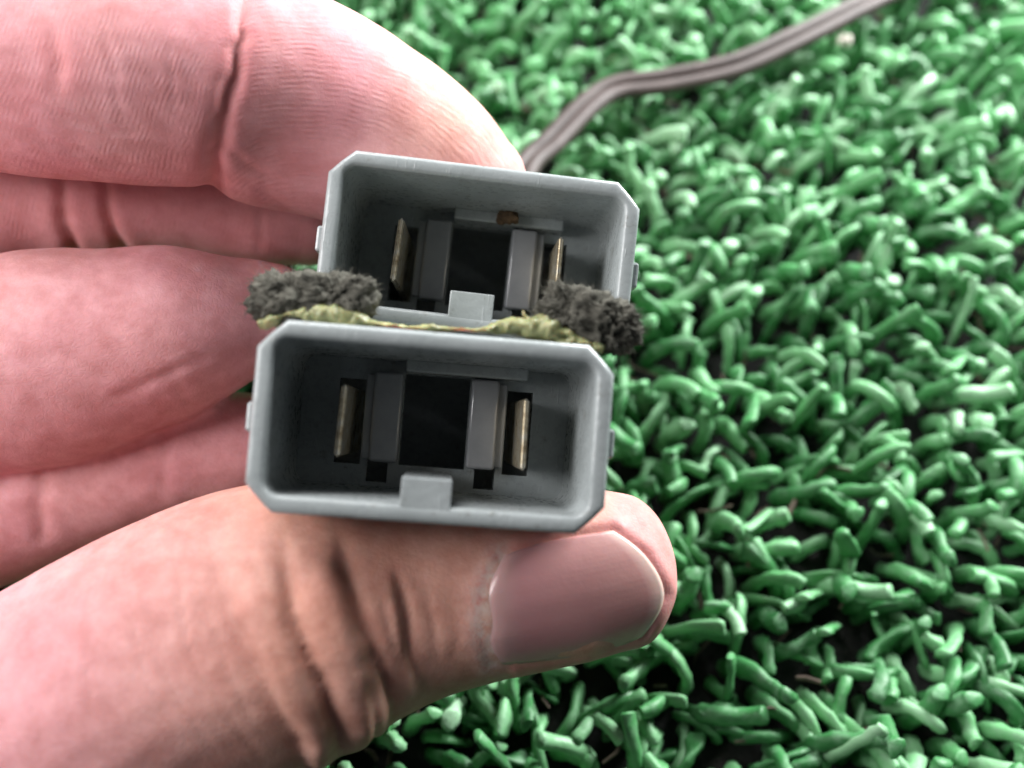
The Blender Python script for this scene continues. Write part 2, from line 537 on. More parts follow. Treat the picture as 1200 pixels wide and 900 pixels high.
def build_connector(name, B, O, label):
    rot = Matrix([[float(c) for c in row] for row in B])
    root = empty(name, O, rot)
    tag(root, label, 'connector', 'grey two-pin relay sockets held in the hand')
    e = .38
    rows = []
    def row(hw, hh, ch, kind, z): rows.append([(x, y, z) for x, y in loop_profile(hw, hh, ch, kind)])
    row(HW - .9, HH - .9, CH, 'ch', -BODY)
    row(HW - .2, HH - .2, CH, 'ch', -BODY + .6)
    row(HW - .15, HH - .15, CH, 'ch', -12)
    row(HW, HH, CH, 'ch', -e)
    row(HW - e * .3, HH - e * .3, CH - .1, 'ch', -e * .3)
    row(HW - e, HH - e, CH - .2, 'ch', 0)
    iw, ih, ir = HW - WALL, HH - WALL, 1.3
    row(iw + e, ih + e, ir + e * .8, 'round', 0)
    row(iw + e * .3, ih + e * .3, ir + e * .2, 'round', -e * .3)
    row(iw, ih, ir, 'round', -e)
    row(iw - .25, ih - .25, ir, 'round', -16.0)
    row(iw - .25, ih - .25, ir, 'round', -BODY + 1.5)
    n = len(rows[0]); V = [p for r in rows for p in r]; F = []
    for j in range(len(rows) - 1):
        for k in range(n):
            F.append((j * n + k, j * n + (k + 1) % n, (j + 1) * n + (k + 1) % n, (j + 1) * n + k))
    F.append(tuple(reversed(range(n))))
    F.append(tuple((len(rows) - 1) * n + k for k in range(n)))
    h = mesh_obj('housing', V, F, M_PLASTIC, root)
    # inner plate with its openings
    iw -= .15; ih -= .15
    xs = sorted([-iw, iw, -3.2, 3.2, -9.4, -6.9, 6.9, 9.4, -6.2, -4.2, 4.2, 6.2])
    ys = sorted([-ih, ih, -3.9, 5.0, -4.1, 4.1, -5.7, -3.6])
    holes = [(-3.2, 3.2, -3.9, 5.0), (-9.4, -6.9, -4.1, 4.1), (6.9, 9.4, -4.1, 4.1), (-6.2, -4.2, -5.7, -3.6), (4.2, 6.2, -5.7, -3.6)]
    bm = bmesh.new()
    gv = {(i, j): bm.verts.new((x, y, -15.0)) for i, x in enumerate(xs) for j, y in enumerate(ys)}
    fs = []
    for i in range(len(xs) - 1):
        for j in range(len(ys) - 1):
            cx, cy = (xs[i] + xs[i + 1]) / 2, (ys[j] + ys[j + 1]) / 2
            if any(a < cx < b and c < cy < d for a, b, c, d in holes): continue
            fs.append(bm.faces.new((gv[i, j], gv[i + 1, j], gv[i + 1, j + 1], gv[i, j + 1])))
    r = bmesh.ops.extrude_face_region(bm, geom=fs)
    bmesh.ops.translate(bm, vec=(0, 0, -2.2), verts=[g for g in r['geom'] if isinstance(g, bmesh.types.BMVert)])
    bm_obj('inner_plate', bm, M_PLASTIC, root)
    # columns either side of the square opening and the bar across the top
    for s in (-1, 1):
        bm = bmesh.new()
        a, b = sorted((s * 3.25, s * 6.0)); box(bm, a, b, -3.7, 4.9, -15.1, -12.9, .35, 3)
        a, b = sorted((s * 5.9, s * 6.75)); box(bm, a, b, -3.4, 4.6, -15.1, -13.6, .12)
        bm_obj('guide_column', bm, M_GLOSS, root, smooth=True)
    bm = bmesh.new(); box(bm, -3.1, 8.6, 5.05, ih + .1, -15.1, -12.2, .2)
    bm_obj('cross_bar', bm, M_PLASTIC, root)
    bm = bmesh.new(); box(bm, -2.15, 1.95, -ih - .5, -4.15, -13.0, -.04, .10)
    bm_obj('key_rib', bm, M_PLASTIC, root)
    # flat blade terminals with a blunt tapered end
    for s in (-1, 1):
        bm = bmesh.new()
        box(bm, -.36, .36, -3.25, 3.25, -25.0, -5.8, .0)
        for v in bm.verts:
            if v.co.z > -7: v.co.y *= .97; v.co.x *= .8
        es = [e for e in bm.edges]
        bmesh.ops.bevel(bm, geom=es, offset=.2, segments=3, affect='EDGES')
        t = bm_obj('terminal', bm, M_METAL, root)
        t.location = (s * 8.05 * MM, 0, 0); t.rotation_euler = (0, 0, math.radians(-1.5 if s < 0 else 1.0))
        bm = bmesh.new()
        a, b = sorted((s * (HW - .4), s * (HW + 1.0)))
        box(bm, a, b, -1.5, 1.0, -17.0, -3.2, .25)
        bm_obj('side_tab', bm, M_PLASTIC, root)
    return root
conn_front = build_connector('socket_connector', B_FRONT, O_FRONT, 'lower grey plastic two-pin socket, nearest the viewer, resting on the thumb')
conn_rear = build_connector('socket_connector', B_REAR, O_REAR, 'upper grey plastic two-pin socket under the index finger, farther back, partly covered by foam')

# ------------------------------------------------------------------ hand
def w2(x, y, z, a, b): return np.array([x, y, z, a, b], float)
def q(px, py, z, a, b): return np.array([*P(px, py, z), a, b])

WRIST = np.array([-168.0, -38.0, 34.0])
tubes = {
 'index': (.75, [w2(-160, -22, 42, 15, 12), w2(-125, 2, 46, 13, 12), q(-330, 50, 100, 12.5, 11), q(-180, 45, 95, 11.5, 10.3), q(-60, 58, 92, 11.2, 10), q(100, 80, 90, 11, 9.6),
            q(200, 88, 90, 10.7, 9.3), q(258, 93, 91, 10.3, 9.0), q(330, 119, 94.5, 11.2, 9.2), q(420, 154, 97.5, 10.3, 9.2),
            q(495, 200, 99.5, 9.6, 8.6), q(545, 238, 101, 8.2, 7.4)]),
 'middle': (.6, [w2(-160, -30, 37, 14, 12), w2(-122, -12, 36, 13, 11), q(-330, 262, 109, 10.8, 10), q(-60, 246, 109, 10.1, 9), q(50, 221, 109, 9.5, 8.4), q(130, 212, 108.5, 8.9, 8.2),
            q(215, 209, 108, 8.9, 8.3), q(320, 226, 108, 8.5, 8), q(375, 238, 108.5, 7.4, 7)]),
 'ring': (.8, [w2(-162, -38, 33, 13, 12), w2(-122, -26, 31, 13, 11), q(-330, 480, 104, 12.2, 10), q(-150, 455, 102, 12, 10), q(0, 428, 98.5, 11.7, 9.3), q(80, 415, 98, 11.3, 9),
            q(150, 401, 98, 10.1, 8.5), q(215, 386, 98.5, 9.1, 8.2), q(285, 374, 101, 6.8, 7.3), q(325, 371, 102, 5.8, 6.3)]),
 'pinky': (.8, [w2(-164, -46, 30, 12, 12), w2(-122, -42, 25, 11, 10), q(-300, 690, 100, 8.4, 8.0), q(-100, 636, 103.5, 8.0, 7.6), q(40, 592, 105, 7.5, 7), q(130, 557, 105.3, 7.4, 6.8),
            q(220, 532, 105.3, 7.2, 6.6), q(300, 525, 105.5, 6.3, 6.2), q(350, 520, 106, 5.4, 5.6)]),
 'thumb': (.62, [w2(-160, -44, 36, 15, 14), w2(-120, -62, 38, 18, 15), q(-320, 1040, 82, 17, 14), q(-100, 962, 83.5, 15.3, 13), q(60, 870, 84, 14.6, 12.5), q(200, 785, 85, 13.8, 12),
            q(310, 737, 86, 13.5, 11.5), q(385, 717, 87, 12.6, 11), q(455, 703, 88, 10.7, 10), q(525, 694, 88.5, 9.2, 9), q(600, 682, 89, 8.5, 8.4),
            q(680, 670, 89.5, 8.3, 7.8), q(733, 667, 90, 7.5, 7)]),
 'web': (.8, [w2(-118, -58, 37, 14, 12), w2(-108, -30, 36, 13, 10), w2(-112, -5, 41, 12, 9)]),
 'forearm': (.5, [w2(-290, -70, 40, 28, 22), w2(-230, -55, 37, 26, 20), w2(-190, -45, 36, 26, 17), w2(-160, -36, 36, 27, 15), w2(-135, -27, 36, 28, 13), w2(-118, -22, 36, 24, 10)]),
}
def tube_samples(name):
    cap, pts = tubes[name]
    return catmull(pts, 14)
def tube_mesh(name, V, F, NR=30):
    cap = tubes[name][0]
    S = tube_samples(name)
    c = S[:, :3]; T = np.gradient(c, axis=0); T /= np.linalg.norm(T, axis=1)[:, None]
    rings = []
    def ring(cc, t, a, b):
        d = cc - CAM; d /= np.linalg.norm(d)
        if name == 'forearm' or name == 'web': d = np.array([0, 0, -1.0])
        n = np.cross(t, d); n /= np.linalg.norm(n); bb = np.cross(n, t)
        th = np.linspace(0, 2 * math.pi, NR, endpoint=False)
        return cc + a * np.cos(th)[:, None] * n + b * np.sin(th)[:, None] * bb
    for ang in np.linspace(80, 12, 6):
        a = math.radians(ang)
        rings.append(ring(c[0] - T[0] * S[0, 3] * .5 * math.sin(a), T[0], S[0, 3] * math.cos(a), S[0, 4] * math.cos(a)))
    for i in range(len(c)): rings.append(ring(c[i], T[i], S[i, 3], S[i, 4]))
    for ang in np.linspace(10, 82, 9):
        a = math.radians(ang)
        rings.append(ring(c[-1] + T[-1] * S[-1, 3] * cap * math.sin(a), T[-1], S[-1, 3] * math.cos(a), S[-1, 4] * math.cos(a)))
    off = len(V)
    for r in rings: V.extend([tuple(p) for p in r])
    for j in range(len(rings) - 1):
        for k in range(NR):
            F.append((off + j * NR + k, off + j * NR + (k + 1) % NR, off + (j + 1) * NR + (k + 1) % NR, off + (j + 1) * NR + k))
    F.append(tuple(off + k for k in reversed(range(NR))))
    F.append(tuple(off + (len(rings) - 1) * NR + k for k in range(NR)))

def seg_dist(px, py, line):
    """distance (px) and 0..1 position along a polyline"""
    line = np.asarray(line, float)
    best = np.full(px.shape, 1e9); pos = np.zeros(px.shape); sgn = np.zeros(px.shape)
    L = np.linalg.norm(np.diff(line, axis=0), axis=1); tot = L.sum(); acc = 0
    for (a, b, l) in zip(line[:-1], line[1:], L):
        d = (b - a) / l
        t = np.clip((px - a[0]) * d[0] + (py - a[1]) * d[1], 0, l)
        ex, ey = px - a[0] - t * d[0], py - a[1] - t * d[1]
        e = np.hypot(ex, ey)
        m = e < best
        best = np.where(m, e, best); pos = np.where(m, (acc + t) / tot, pos)
        sgn = np.where(m, np.sign(ex * d[1] - ey * d[0]), sgn)     # +1 on the left of the line's direction (picture)
        acc += l
    return best, pos, sgn

NAIL_T = [(588, 652), (628, 638), (672, 629), (718, 622)]
NAIL_B = [(574, 779), (640, 775), (700, 767), (752, 746)]
NAIL_L = [(588, 652), (566, 690), (562, 738), (574, 779)]
NAIL_R = [(718, 622), (756, 652), (779, 698), (752, 746)]

def build_hand():
    V, F = [], []
    for k in tubes: tube_mesh(k, V, F)
    me = bpy.data.meshes.new('hand_base'); me.from_pydata(V, [], F); me.update()
    tmp = bpy.data.objects.new('hand_base', me); COL.objects.link(tmp)
    md = tmp.modifiers.new('r', 'REMESH'); md.mode = 'VOXEL'; md.voxel_size = .41; md.adaptivity = 0
    dg = bpy.context.evaluated_depsgraph_get()
    me2 = bpy.data.meshes.new_from_object(tmp.evaluated_get(dg))
    bpy.data.objects.remove(tmp)
    n = len(me2.vertices)
    X = np.empty(n * 3, np.float32); me2.vertices.foreach_get('co', X); X = X.reshape(-1, 3).astype(float)
    E = np.empty(len(me2.edges) * 2, np.int32); me2.edges.foreach_get('vertices', E); E = E.reshape(-1, 2)
    deg = np.bincount(E.ravel(), minlength=n).astype(float)
    def smooth(X, it, f=.6, w=None):
        for _ in range(it):
            S = np.stack([np.bincount(E[:, 0], X[E[:, 1], k], n) + np.bincount(E[:, 1], X[E[:, 0], k], n) for k in range(3)], 1) / deg[:, None]
            ff = f if w is None else f * w[:, None]
            X = X + ff * (S - X)
        return X
    def normals(X):
        me2.vertices.foreach_set('co', X.astype(np.float32).ravel()); me2.update()
        N = np.empty(n * 3, np.float32); me2.vertices.foreach_get('normal', N)
        return N.reshape(-1, 3).astype(float)
    X = smooth(X, 6)
    N = normals(X)
    # which finger each vertex belongs to
    names = [k for k in tubes]
    best = np.full(n, 1e9); who = np.zeros(n, int)
    for i, k in enumerate(names):
        S = tube_samples(k)
        for p in S[::3]:
            d = np.linalg.norm(X - p[:3], axis=1) / ((p[3] + p[4]) / 2)
            m = d < best; best[m] = d[m]; who[m] = i
    W = {k: who == i for i, k in enumerate(names)}
    px, py, z = project(X)
    view = (CAM - X); view /= np.linalg.norm(view, axis=1)[:, None]
    facing = np.clip(((N * view).sum(1) + .25) / .5, 0, 1)
    disp = np.zeros(n); crease = np.zeros(n); blush = np.zeros(n)
    def fold(fing, line, depth, width, side=0.0, sw=None, col=1.0, wob=1.5, ends=.18, blush_w=0):
        """a groove `depth` mm deep, `width` px half wide, with raised flanks"""
        m = W[fing] & (px > -200) & (px < 900) & (py < 1050)
        a, b = px[m], py[m]
        wv = vnoise(np.stack([a, b, np.zeros_like(a)], 1) / 14.0, 5) * wob
        d, t, s = seg_dist(a + wv, b + wv, line)
        en = np.clip(t / ends, 0, 1) * np.clip((1 - t) / ends, 0, 1) if ends > 0 else 1.0
        en = en ** .7 if ends > 0 else 1.0
        g = np.exp(-(d / width) ** 2)
        sw_ = sw or width * 2.6
        fl = np.exp(-((d - width * 1.9) / sw_) ** 2)
        disp[m] += facing[m] * en * (-depth * g + side * fl)
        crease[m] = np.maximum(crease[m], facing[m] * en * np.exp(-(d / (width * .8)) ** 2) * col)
        if blush_w: blush[m] = np.maximum(blush[m], .45 * en * np.exp(-(d / blush_w) ** 2))
    def roll(fing, line, h, hw):
        m = W[fing] & (px > -200) & (px < 900) & (py < 1050)
        wv = vnoise(np.stack([px[m], py[m], np.zeros(m.sum())], 1) / 22.0, 15) * 2.0
        d, t, s = seg_dist(px[m] + wv, py[m], line)
        disp[m] += np.clip(facing[m] * 1.5, 0, 1) * h * np.clip(1 - (d / hw) ** 2, 0, 1) ** .58 * np.clip((py[m] - 585) / 70, 0, 1)
    # thumb: bunched knuckle skin
    F0 = [(244, 580), (254, 660), (274, 716), (296, 764), (322, 820), (350, 862), (372, 940)]
    FA = [(330, 580), (335, 640), (341, 708), (360, 764), (384, 816), (397, 862), (396, 940)]
    FB = [(388, 590), (400, 655), (420, 724), (444, 788), (457, 830), (470, 890)]
    FC = [(466, 620), (474, 715), (486, 770), (504, 830)]
    mth = W['thumb'] & (px > 150) & (px < 620) & (py < 1000)
    tw = vnoise(np.stack([px[mth], py[mth], np.zeros(mth.sum())], 1) / 18.0, 15) * 2.2
    D = [seg_dist(px[mth] + tw, py[mth], ln) for ln in (F0, FA, FB, FC)]
    fz = np.clip((N[mth] * view[mth]).sum(1) / .55, 0, 1)
    add = np.zeros(mth.sum()); cr = np.zeros(mth.sum())
    for i, (h, y0, y1) in enumerate(((1.25, 600, 720), (1.5, 600, 700), (.4, 640, 720))):
        left, right = D[i], D[i + 1]
        between = (left[2] > 0) & (right[2] < 0)
        t = left[0] / (left[0] + right[0] + 1e-6)
        fy = np.clip((py[mth] - y0) / (y1 - y0), 0, 1); fy = fy * fy * (3 - 2 * fy)
        add += np.where(between, h * fy * np.sin(math.pi * t) ** .6, 0)
    for i, (dp, wd, y0) in enumerate(((.2, 9, 640), (.15, 9, 610), (.25, 9, 640), (.15, 7, 670))):
        fy = np.clip((py[mth] - y0) / 60, 0, 1)
        g = np.exp(-(D[i][0] / wd) ** 2)
        add -= dp * g * fy; cr = np.maximum(cr, g * fy * (.4, 1, .9, .3)[i])
    disp[mth] += fz * add
    crease[mth] = np.maximum(crease[mth], fz * cr)
    fold('thumb', [(424, 790), (432, 815), (437, 850), (430, 895)], .55, 4, .1, 8, .6)
    fold('thumb', [(462, 665), (474, 715), (478, 770), (492, 810)], .45, 4.5, .15, 9, .5)
    fold('thumb', [(498, 690), (508, 735), (512, 775)], .25, 3.5, .1, 7, .4)
    fold('thumb', [(446, 700), (458, 745), (474, 800)], .35, 4, .1, 7, .4)
    fold('thumb', [(530, 700), (536, 740), (534, 775)], .15, 3, .05, 6, .3)
    for ln, dp in [([(206, 655), (212, 720), (222, 770), (244, 820)], .28), ([(150, 690), (158, 745), (172, 800), (200, 850)], .2),
                   ([(236, 690), (250, 740), (266, 790), (300, 850)], .28), ([(96, 656), (130, 664), (170, 690), (196, 690)], .16),
                   ([(165, 608), (205, 618), (245, 628)], .18), ([(120, 640), (170, 648), (225, 668)], .14), ([(96, 755), (102, 800), (110, 850)], .15),
                   ([(226, 780), (270, 840), (310, 890)], .25), ([(180, 770), (215, 830), (260, 890)], .2), ([(205, 700), (250, 712), (280, 740)], .12),
                   ([(300, 700), (325, 770), (352, 840)], .22), ([(375, 690), (398, 760), (424, 830)], .16), ([(20, 800), (40, 840), (50, 890)], .15),
                   ([(350, 640), (370, 700), (392, 770)], .16), ([(290, 640), (305, 690), (325, 740)], .18)]:
        fold('thumb', ln, dp, 3.2, dp * .3, 7, .35, 3, .25)
    # index: joint crease and the bulges either side
    fold('index', [(292, -60), (286, 20), (276, 80), (262, 130), (251, 180), (250, 240)], .6, 10, .22, 26, .75, 3, .0, 30)
    fold('index', [(300, 215), (330, 245), (372, 275)], .25, 8, 0, None, .0, 2, .2)
    fold('index', [(58, 20), (68, 70), (66, 120)], .18, 8, .05, 14, .3, 3, .3, 30)
    for ln, dp in [([(5, 145), (60, 168), (130, 190), (200, 205)], .15), ([(30, 120), (110, 150), (190, 160)], .12), ([(262, 165), (290, 195), (330, 215)], .18),
                   ([(120, 30), (135, 90), (140, 150)], .10), ([(190, 20), (200, 80), (205, 140)], .10)]:
        fold('index', ln, dp, 4, .05, 8, .2, 4, .3)
    # middle, ring and little finger creases
    fold('middle', [(88, 160), (72, 210), (74, 255), (92, 300)], .55, 8, .25, 16, .7, 3, .0, 25)
    fold('middle', [(112, 165), (122, 220), (132, 265), (150, 300)], .6, 7, .3, 16, .7, 3, .0, 25)
    fold('middle', [(300, 200), (306, 250), (304, 300)], .15, 4, .05, 8, .2)
    fold('ring', [(196, 430), (212, 455), (220, 480)], .10, 8, .03, 10, .25)
    fold('ring', [(120, 470), (180, 445), (250, 415)], .2, 6, .05, 10, .15)
    fold('pinky', [(186, 490), (194, 540), (190, 590)], .14, 8, .04, 12, .2)
    fold('pinky', [(52, 540), (45, 590), (50, 640)], .35, 10, .1, 14, .5)
    # flesh around the nail
    mt = W['thumb'] & (px > 480)
    def edge(line, depth, width, ridge, off):
        d, t, s = seg_dist(px[mt], py[mt], line)
        disp[mt] += facing[mt] * (-depth * np.exp(-(d / width) ** 2) + ridge * np.exp(-((d - off) / 8) ** 2) * (s > 0))
    edge(NAIL_L[::-1], .05, 5, 0.0, 9)
    edge(NAIL_T, .22, 6, .0, 10)
    edge(NAIL_R, .15, 6, .0, 10)
    d, t, s = seg_dist(px[mt], py[mt], NAIL_R)
    outside = (px[mt] > 716) & (s > 0) if False else None
    # the nail bed lies a little lower than the flesh round it
    poly = NAIL_T + NAIL_R[1:] + NAIL_B[::-1] + NAIL_L[::-1][1:]
    ins = np.zeros(n, bool)
    for i in range(len(poly)):
        (x1, y1), (x2, y2) = poly[i], poly[i - 1]
        if y1 != y2:
            ins ^= ((y1 > py) != (y2 > py)) & (px < (x2 - x1) * (py - y1) / (y2 - y1) + x1)
    ins &= W['thumb'] & (facing > .3)
    dn, _, _ = seg_dist(px, py, poly + [poly[0]])
    rim = W['thumb'] & ~ins & (facing > 0) & (px > 480)
    disp[rim] += np.where(px[rim] < 600, .08, .26) * facing[rim] * np.exp(-((dn[rim] - 10) / 9) ** 2)
    blush[rim] = np.maximum(blush[rim], .4 * np.exp(-(dn[rim] / 16) ** 2))
    # general unevenness of living skin
    disp += .22 * vnoise(X / 7.0, 1) + .05 * vnoise(X / 2.6, 2) + .012 * vnoise(X / 1.2, 8)
    Xn = X.copy()
    BASE = BVHTree.FromPolygons([tuple(v) for v in X], [tuple(p.vertices) for p in me2.polygons])
    X = X + N * disp[:, None]
    X = smooth(X, 1, .5)
    wf = (W['thumb'] & (px > 225) & (px < 545) & (py > 590)).astype(float)
    X = smooth(X, 2, .45, wf)
    # flesh gives way where it presses on the plastic
    def press(X, B, O, rules):
        """push flesh out of the plastic, away from a pivot deep in the body, so neighbours stay neighbours"""
        L = (X - O) @ B
        mg = .08
        for fing, (pxv, pyv) in rules.items():
            m = W[fing] & (np.abs(L[:, 0]) < HW + mg) & (np.abs(L[:, 1]) < HH + mg) & (L[:, 2] < .5) & (L[:, 2] > -BODY - .3)
            dx, dy = L[m, 0] - pxv, L[m, 1] - pyv
            with np.errstate(divide='ignore', invalid='ignore'):
                tx = np.where(dx > 0, (HW + mg - pxv) / dx, (-HW - mg - pxv) / dx)
                ty = np.where(dy > 0, (HH + mg - pyv) / dy, (-HH - mg - pyv) / dy)
            t = np.minimum(np.where(np.isfinite(tx), tx, 1e9), np.where(np.isfinite(ty), ty, 1e9))
            sx, sy = np.sign(dx), np.sign(dy)
            den = sx * dx + sy * dy
            tc = (HW + HH - CH + mg - sx * pxv - sy * pyv) / np.where(den > 1e-6, den, 1e-6)      # the corner bevel
            t = np.maximum(np.minimum(t, tc), 1.0)
            L[m, 0] = pxv + dx * t; L[m, 1] = pyv + dy * t
        return L @ B.T + O
    X = press(X, B_REAR, O_REAR, {'index': (9.0, -7.0), 'middle': (14.0, 0.0), 'ring': (14.0, 0.0)})
    X = press(X, B_FRONT, O_FRONT, {'thumb': (0.0, 40.0), 'ring': (14.0, 0.0), 'pinky': (14.0, 0.0), 'middle': (14.0, 0.0)})
    dry = np.zeros(n)
    dl, tl, _ = seg_dist(px[W['thumb']], py[W['thumb']], NAIL_L)
    dry[W['thumb']] = np.exp(-(dl / 15) ** 2) * facing[W['thumb']]
    # attributes
    tone = np.ones(n) * .92
    tone[W['thumb']] = .10 + .85 * np.clip((330 - px[W['thumb']]) / 330, 0, 1) ** .8
    tone += .12 * vnoise(X / 9.0, 11)
    tipm = W['thumb'] & (px > 690); tone[tipm] = np.maximum(tone[tipm], np.clip((px[tipm] - 690) / 60, 0, .6))
    im = W['index'] & (px > 420)
    tone[im] -= np.clip((px[im] - 420) / 160, 0, .7) * np.clip((260 - py[im]) / 120, 0, 1)
    mm_ = W['middle']; blush[mm_] = np.maximum(blush[mm_], .30)
    mi = W['index']; 
    blush[mi] = np.maximum(blush[mi], .30 * np.exp(-(((px[mi] - 345) / 60) ** 2 + ((py[mi] - 190) / 60) ** 2)))
    blush[mi] = np.maximum(blush[mi], .25 * np.exp(-(((px[mi] - 20) / 40) ** 2 + ((py[mi] - 110) / 50) ** 2)))
    tone = np.clip(tone, 0, 1)
    ridge = np.zeros(n); rmask = np.zeros(n)
    pad = W['index'] & (px > 255)
    ridge[pad] = np.hypot((px[pad] - 352) * .8, (py[pad] - 285)) / 11.5
    rmask[pad] = np.clip((px[pad] - 262) / 20, 0, 1)
    mid = W['index'] & (px <= 262)
    ridge[mid] = (px[mid] + .35 * py[mid]) / 12.0; rmask[mid] = .75 * np.clip((262 - px[mid]) / 20, 0, 1) * np.clip((px[mid] + 150) / 100, 0, 1)
    mf = W['middle']; ridge[mf] = (px[mf] + .2 * py[mf]) / 10.5; rmask[mf] = .5
    rmask = np.clip(rmask * np.clip(.75 + .5 * vnoise(X / 5.0, 21), .3, 1), 0, 1)
    me2.vertices.foreach_set('co', (X * MM).astype(np.float32).ravel())
    me2.update()
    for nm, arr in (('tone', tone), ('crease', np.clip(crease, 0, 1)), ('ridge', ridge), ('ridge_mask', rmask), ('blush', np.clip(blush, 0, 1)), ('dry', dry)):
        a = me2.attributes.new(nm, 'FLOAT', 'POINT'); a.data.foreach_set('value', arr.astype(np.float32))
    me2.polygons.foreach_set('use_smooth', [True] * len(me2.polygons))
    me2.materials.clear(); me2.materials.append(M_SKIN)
    me2.name = 'hand'
    hand = bpy.data.objects.new('hand', me2); COL.objects.link(hand)
    tag(hand, 'bare left hand from the left edge, thumb below and fingers above the two sockets', 'hand')

    # ---- thumb nail, laid on the thumb's own surface
    NU, NV = 44, 34
    T, Bt, Lf, Rg = (catmull(c, 12) for c in (NAIL_T, NAIL_B, NAIL_L, NAIL_R))
    def at(c, t):
        x = t * (len(c) - 1); i = min(int(x), len(c) - 2); f = x - i
        return c[i] * (1 - f) + c[i + 1] * f
    G = np.zeros((NU, NV, 3)); Q = np.zeros((NU, NV, 2))
    for i in range(NU):
        u = i / (NU - 1)
        for j in range(NV):
            v = j / (NV - 1)
            c = ((1 - v) * at(T, u) + v * at(Bt, u) + (1 - u) * at(Lf, v) + u * at(Rg, v)
                 - ((1 - u) * (1 - v) * T[0] + u * (1 - v) * T[-1] + (1 - u) * v * Bt[0] + u * v * Bt[-1]))
            Q[i, j] = c
            d = P(c[0], c[1], 1.0) - CAM; d /= np.linalg.norm(d)
            hit = BASE.ray_cast(Vector(CAM), Vector(d))
            if hit[0] is None: hit = BASE.find_nearest(Vector(CAM + d * 96))
            G[i, j] = hit[0]
    for _ in range(25):
        H = G.copy()
        H[1:-1, 1:-1] = (G[2:, 1:-1] + G[:-2, 1:-1] + G[1:-1, 2:] + G[1:-1, :-2]) / 4
        H[0, 1:-1] = (G[0, 2:] + G[0, :-2]) / 2; H[-1, 1:-1] = (G[-1, 2:] + G[-1, :-2]) / 2
        H[1:-1, 0] = (G[2:, 0] + G[:-2, 0]) / 2; H[1:-1, -1] = (G[2:, -1] + G[:-2, -1]) / 2
        G = .5 * G + .5 * H
    du = np.gradient(G, axis=0); dv = np.gradient(G, axis=1)
    NN = np.cross(du, dv); NN /= np.linalg.norm(NN, axis=2)[..., None]
    if (NN[NU // 2, NV // 2] @ (CAM - G[NU // 2, NV // 2])) < 0: NN = -NN
    uu = np.linspace(0, 1, NU)[:, None]; vv = np.linspace(0, 1, NV)[None]
    e = np.minimum(vv, 1 - vv)
    off = .12 + .26 * np.clip(e / .25, 0, 1) ** .6
    rag = (vnoise(np.stack([np.zeros(NV), np.linspace(0, 5, NV), np.zeros(NV)], 1), 77) * .018)[None]
    off = off * np.clip((uu + rag) / .12, 0, 1) ** .8 - .45 * np.clip(1 - (uu + rag) / .06, 0, 1) - .05 * uu
    off = off + .02 * np.sin(vv * 37 + uu * 3) * .3
    top = G + NN * off[..., None]
    bot = G + NN * (off - .55)[..., None]
    VV = np.concatenate([top.reshape(-1, 3), bot.reshape(-1, 3)]); FF = []
    I = lambda i, j: i * NV + j
    K = NU * NV
    for i in range(NU - 1):
        for j in range(NV - 1):
            FF.append((I(i, j), I(i, j + 1), I(i + 1, j + 1), I(i + 1, j)))
            FF.append((K + I(i, j), K + I(i + 1, j), K + I(i + 1, j + 1), K + I(i, j + 1)))
    for i in range(NU - 1):
        FF.append((I(i, 0), I(i + 1, 0), K + I(i + 1, 0), K + I(i, 0))); FF.append((I(i, NV - 1), K + I(i, NV - 1), K + I(i + 1, NV - 1), I(i + 1, NV - 1)))
    for j in range(NV - 1):
        FF.append((I(0, j), K + I(0, j), K + I(0, j + 1), I(0, j + 1))); FF.append((I(NU - 1, j), I(NU - 1, j + 1), K + I(NU - 1, j + 1), K + I(NU - 1, j)))
    nail = mesh_obj('thumbnail', VV, FF, M_NAIL, hand)
    bmn = bmesh.new(); bmn.from_mesh(nail.data); bmesh.ops.recalc_face_normals(bmn, faces=bmn.faces); bmn.to_mesh(nail.data); bmn.free()
    for nm, arr in (('nail_u', np.broadcast_to(uu, (NU, NV))), ('nail_v', np.broadcast_to(vv, (NU, NV)))):
        a = nail.data.attributes.new(nm, 'FLOAT', 'POINT'); a.data.foreach_set('value', np.concatenate([arr.ravel()] * 2).astype(np.float32))
    nail['label'] = 'pinkish thumbnail with pale free edge'
    return hand
hand = build_hand()

# ------------------------------------------------------------------ foam, glue, wires, grit
def blob(center, ax, amp, seed, sub=5, fr=(.55, 1.4, 3.2), mid=.55):
    """lumpy lump: ax = three half-axis vectors (mm)"""
    bm = bmesh.new(); bmesh.ops.create_icosphere(bm, subdivisions=sub, radius=1.0)
    D = np.array([v.co[:] for v in bm.verts]); F = [tuple(v.index for v in f.verts) for f in bm.faces]; bm.free()
    D2 = np.sign(D) * np.abs(D) ** .62                      # boxier than a ball
    A = np.array(ax)
    X = D2 @ A
    nn = D / np.linalg.norm(D, axis=1)[:, None]
    nw = nn @ (A / np.linalg.norm(A, axis=1)[:, None])
    h = amp * (.9 * vnoise(X * fr[0], seed) + mid * vnoise(X * fr[1], seed + 1) + .35 * vnoise(X * fr[2], seed + 2))
    return X + nw * h[:, None] + center, F, nw

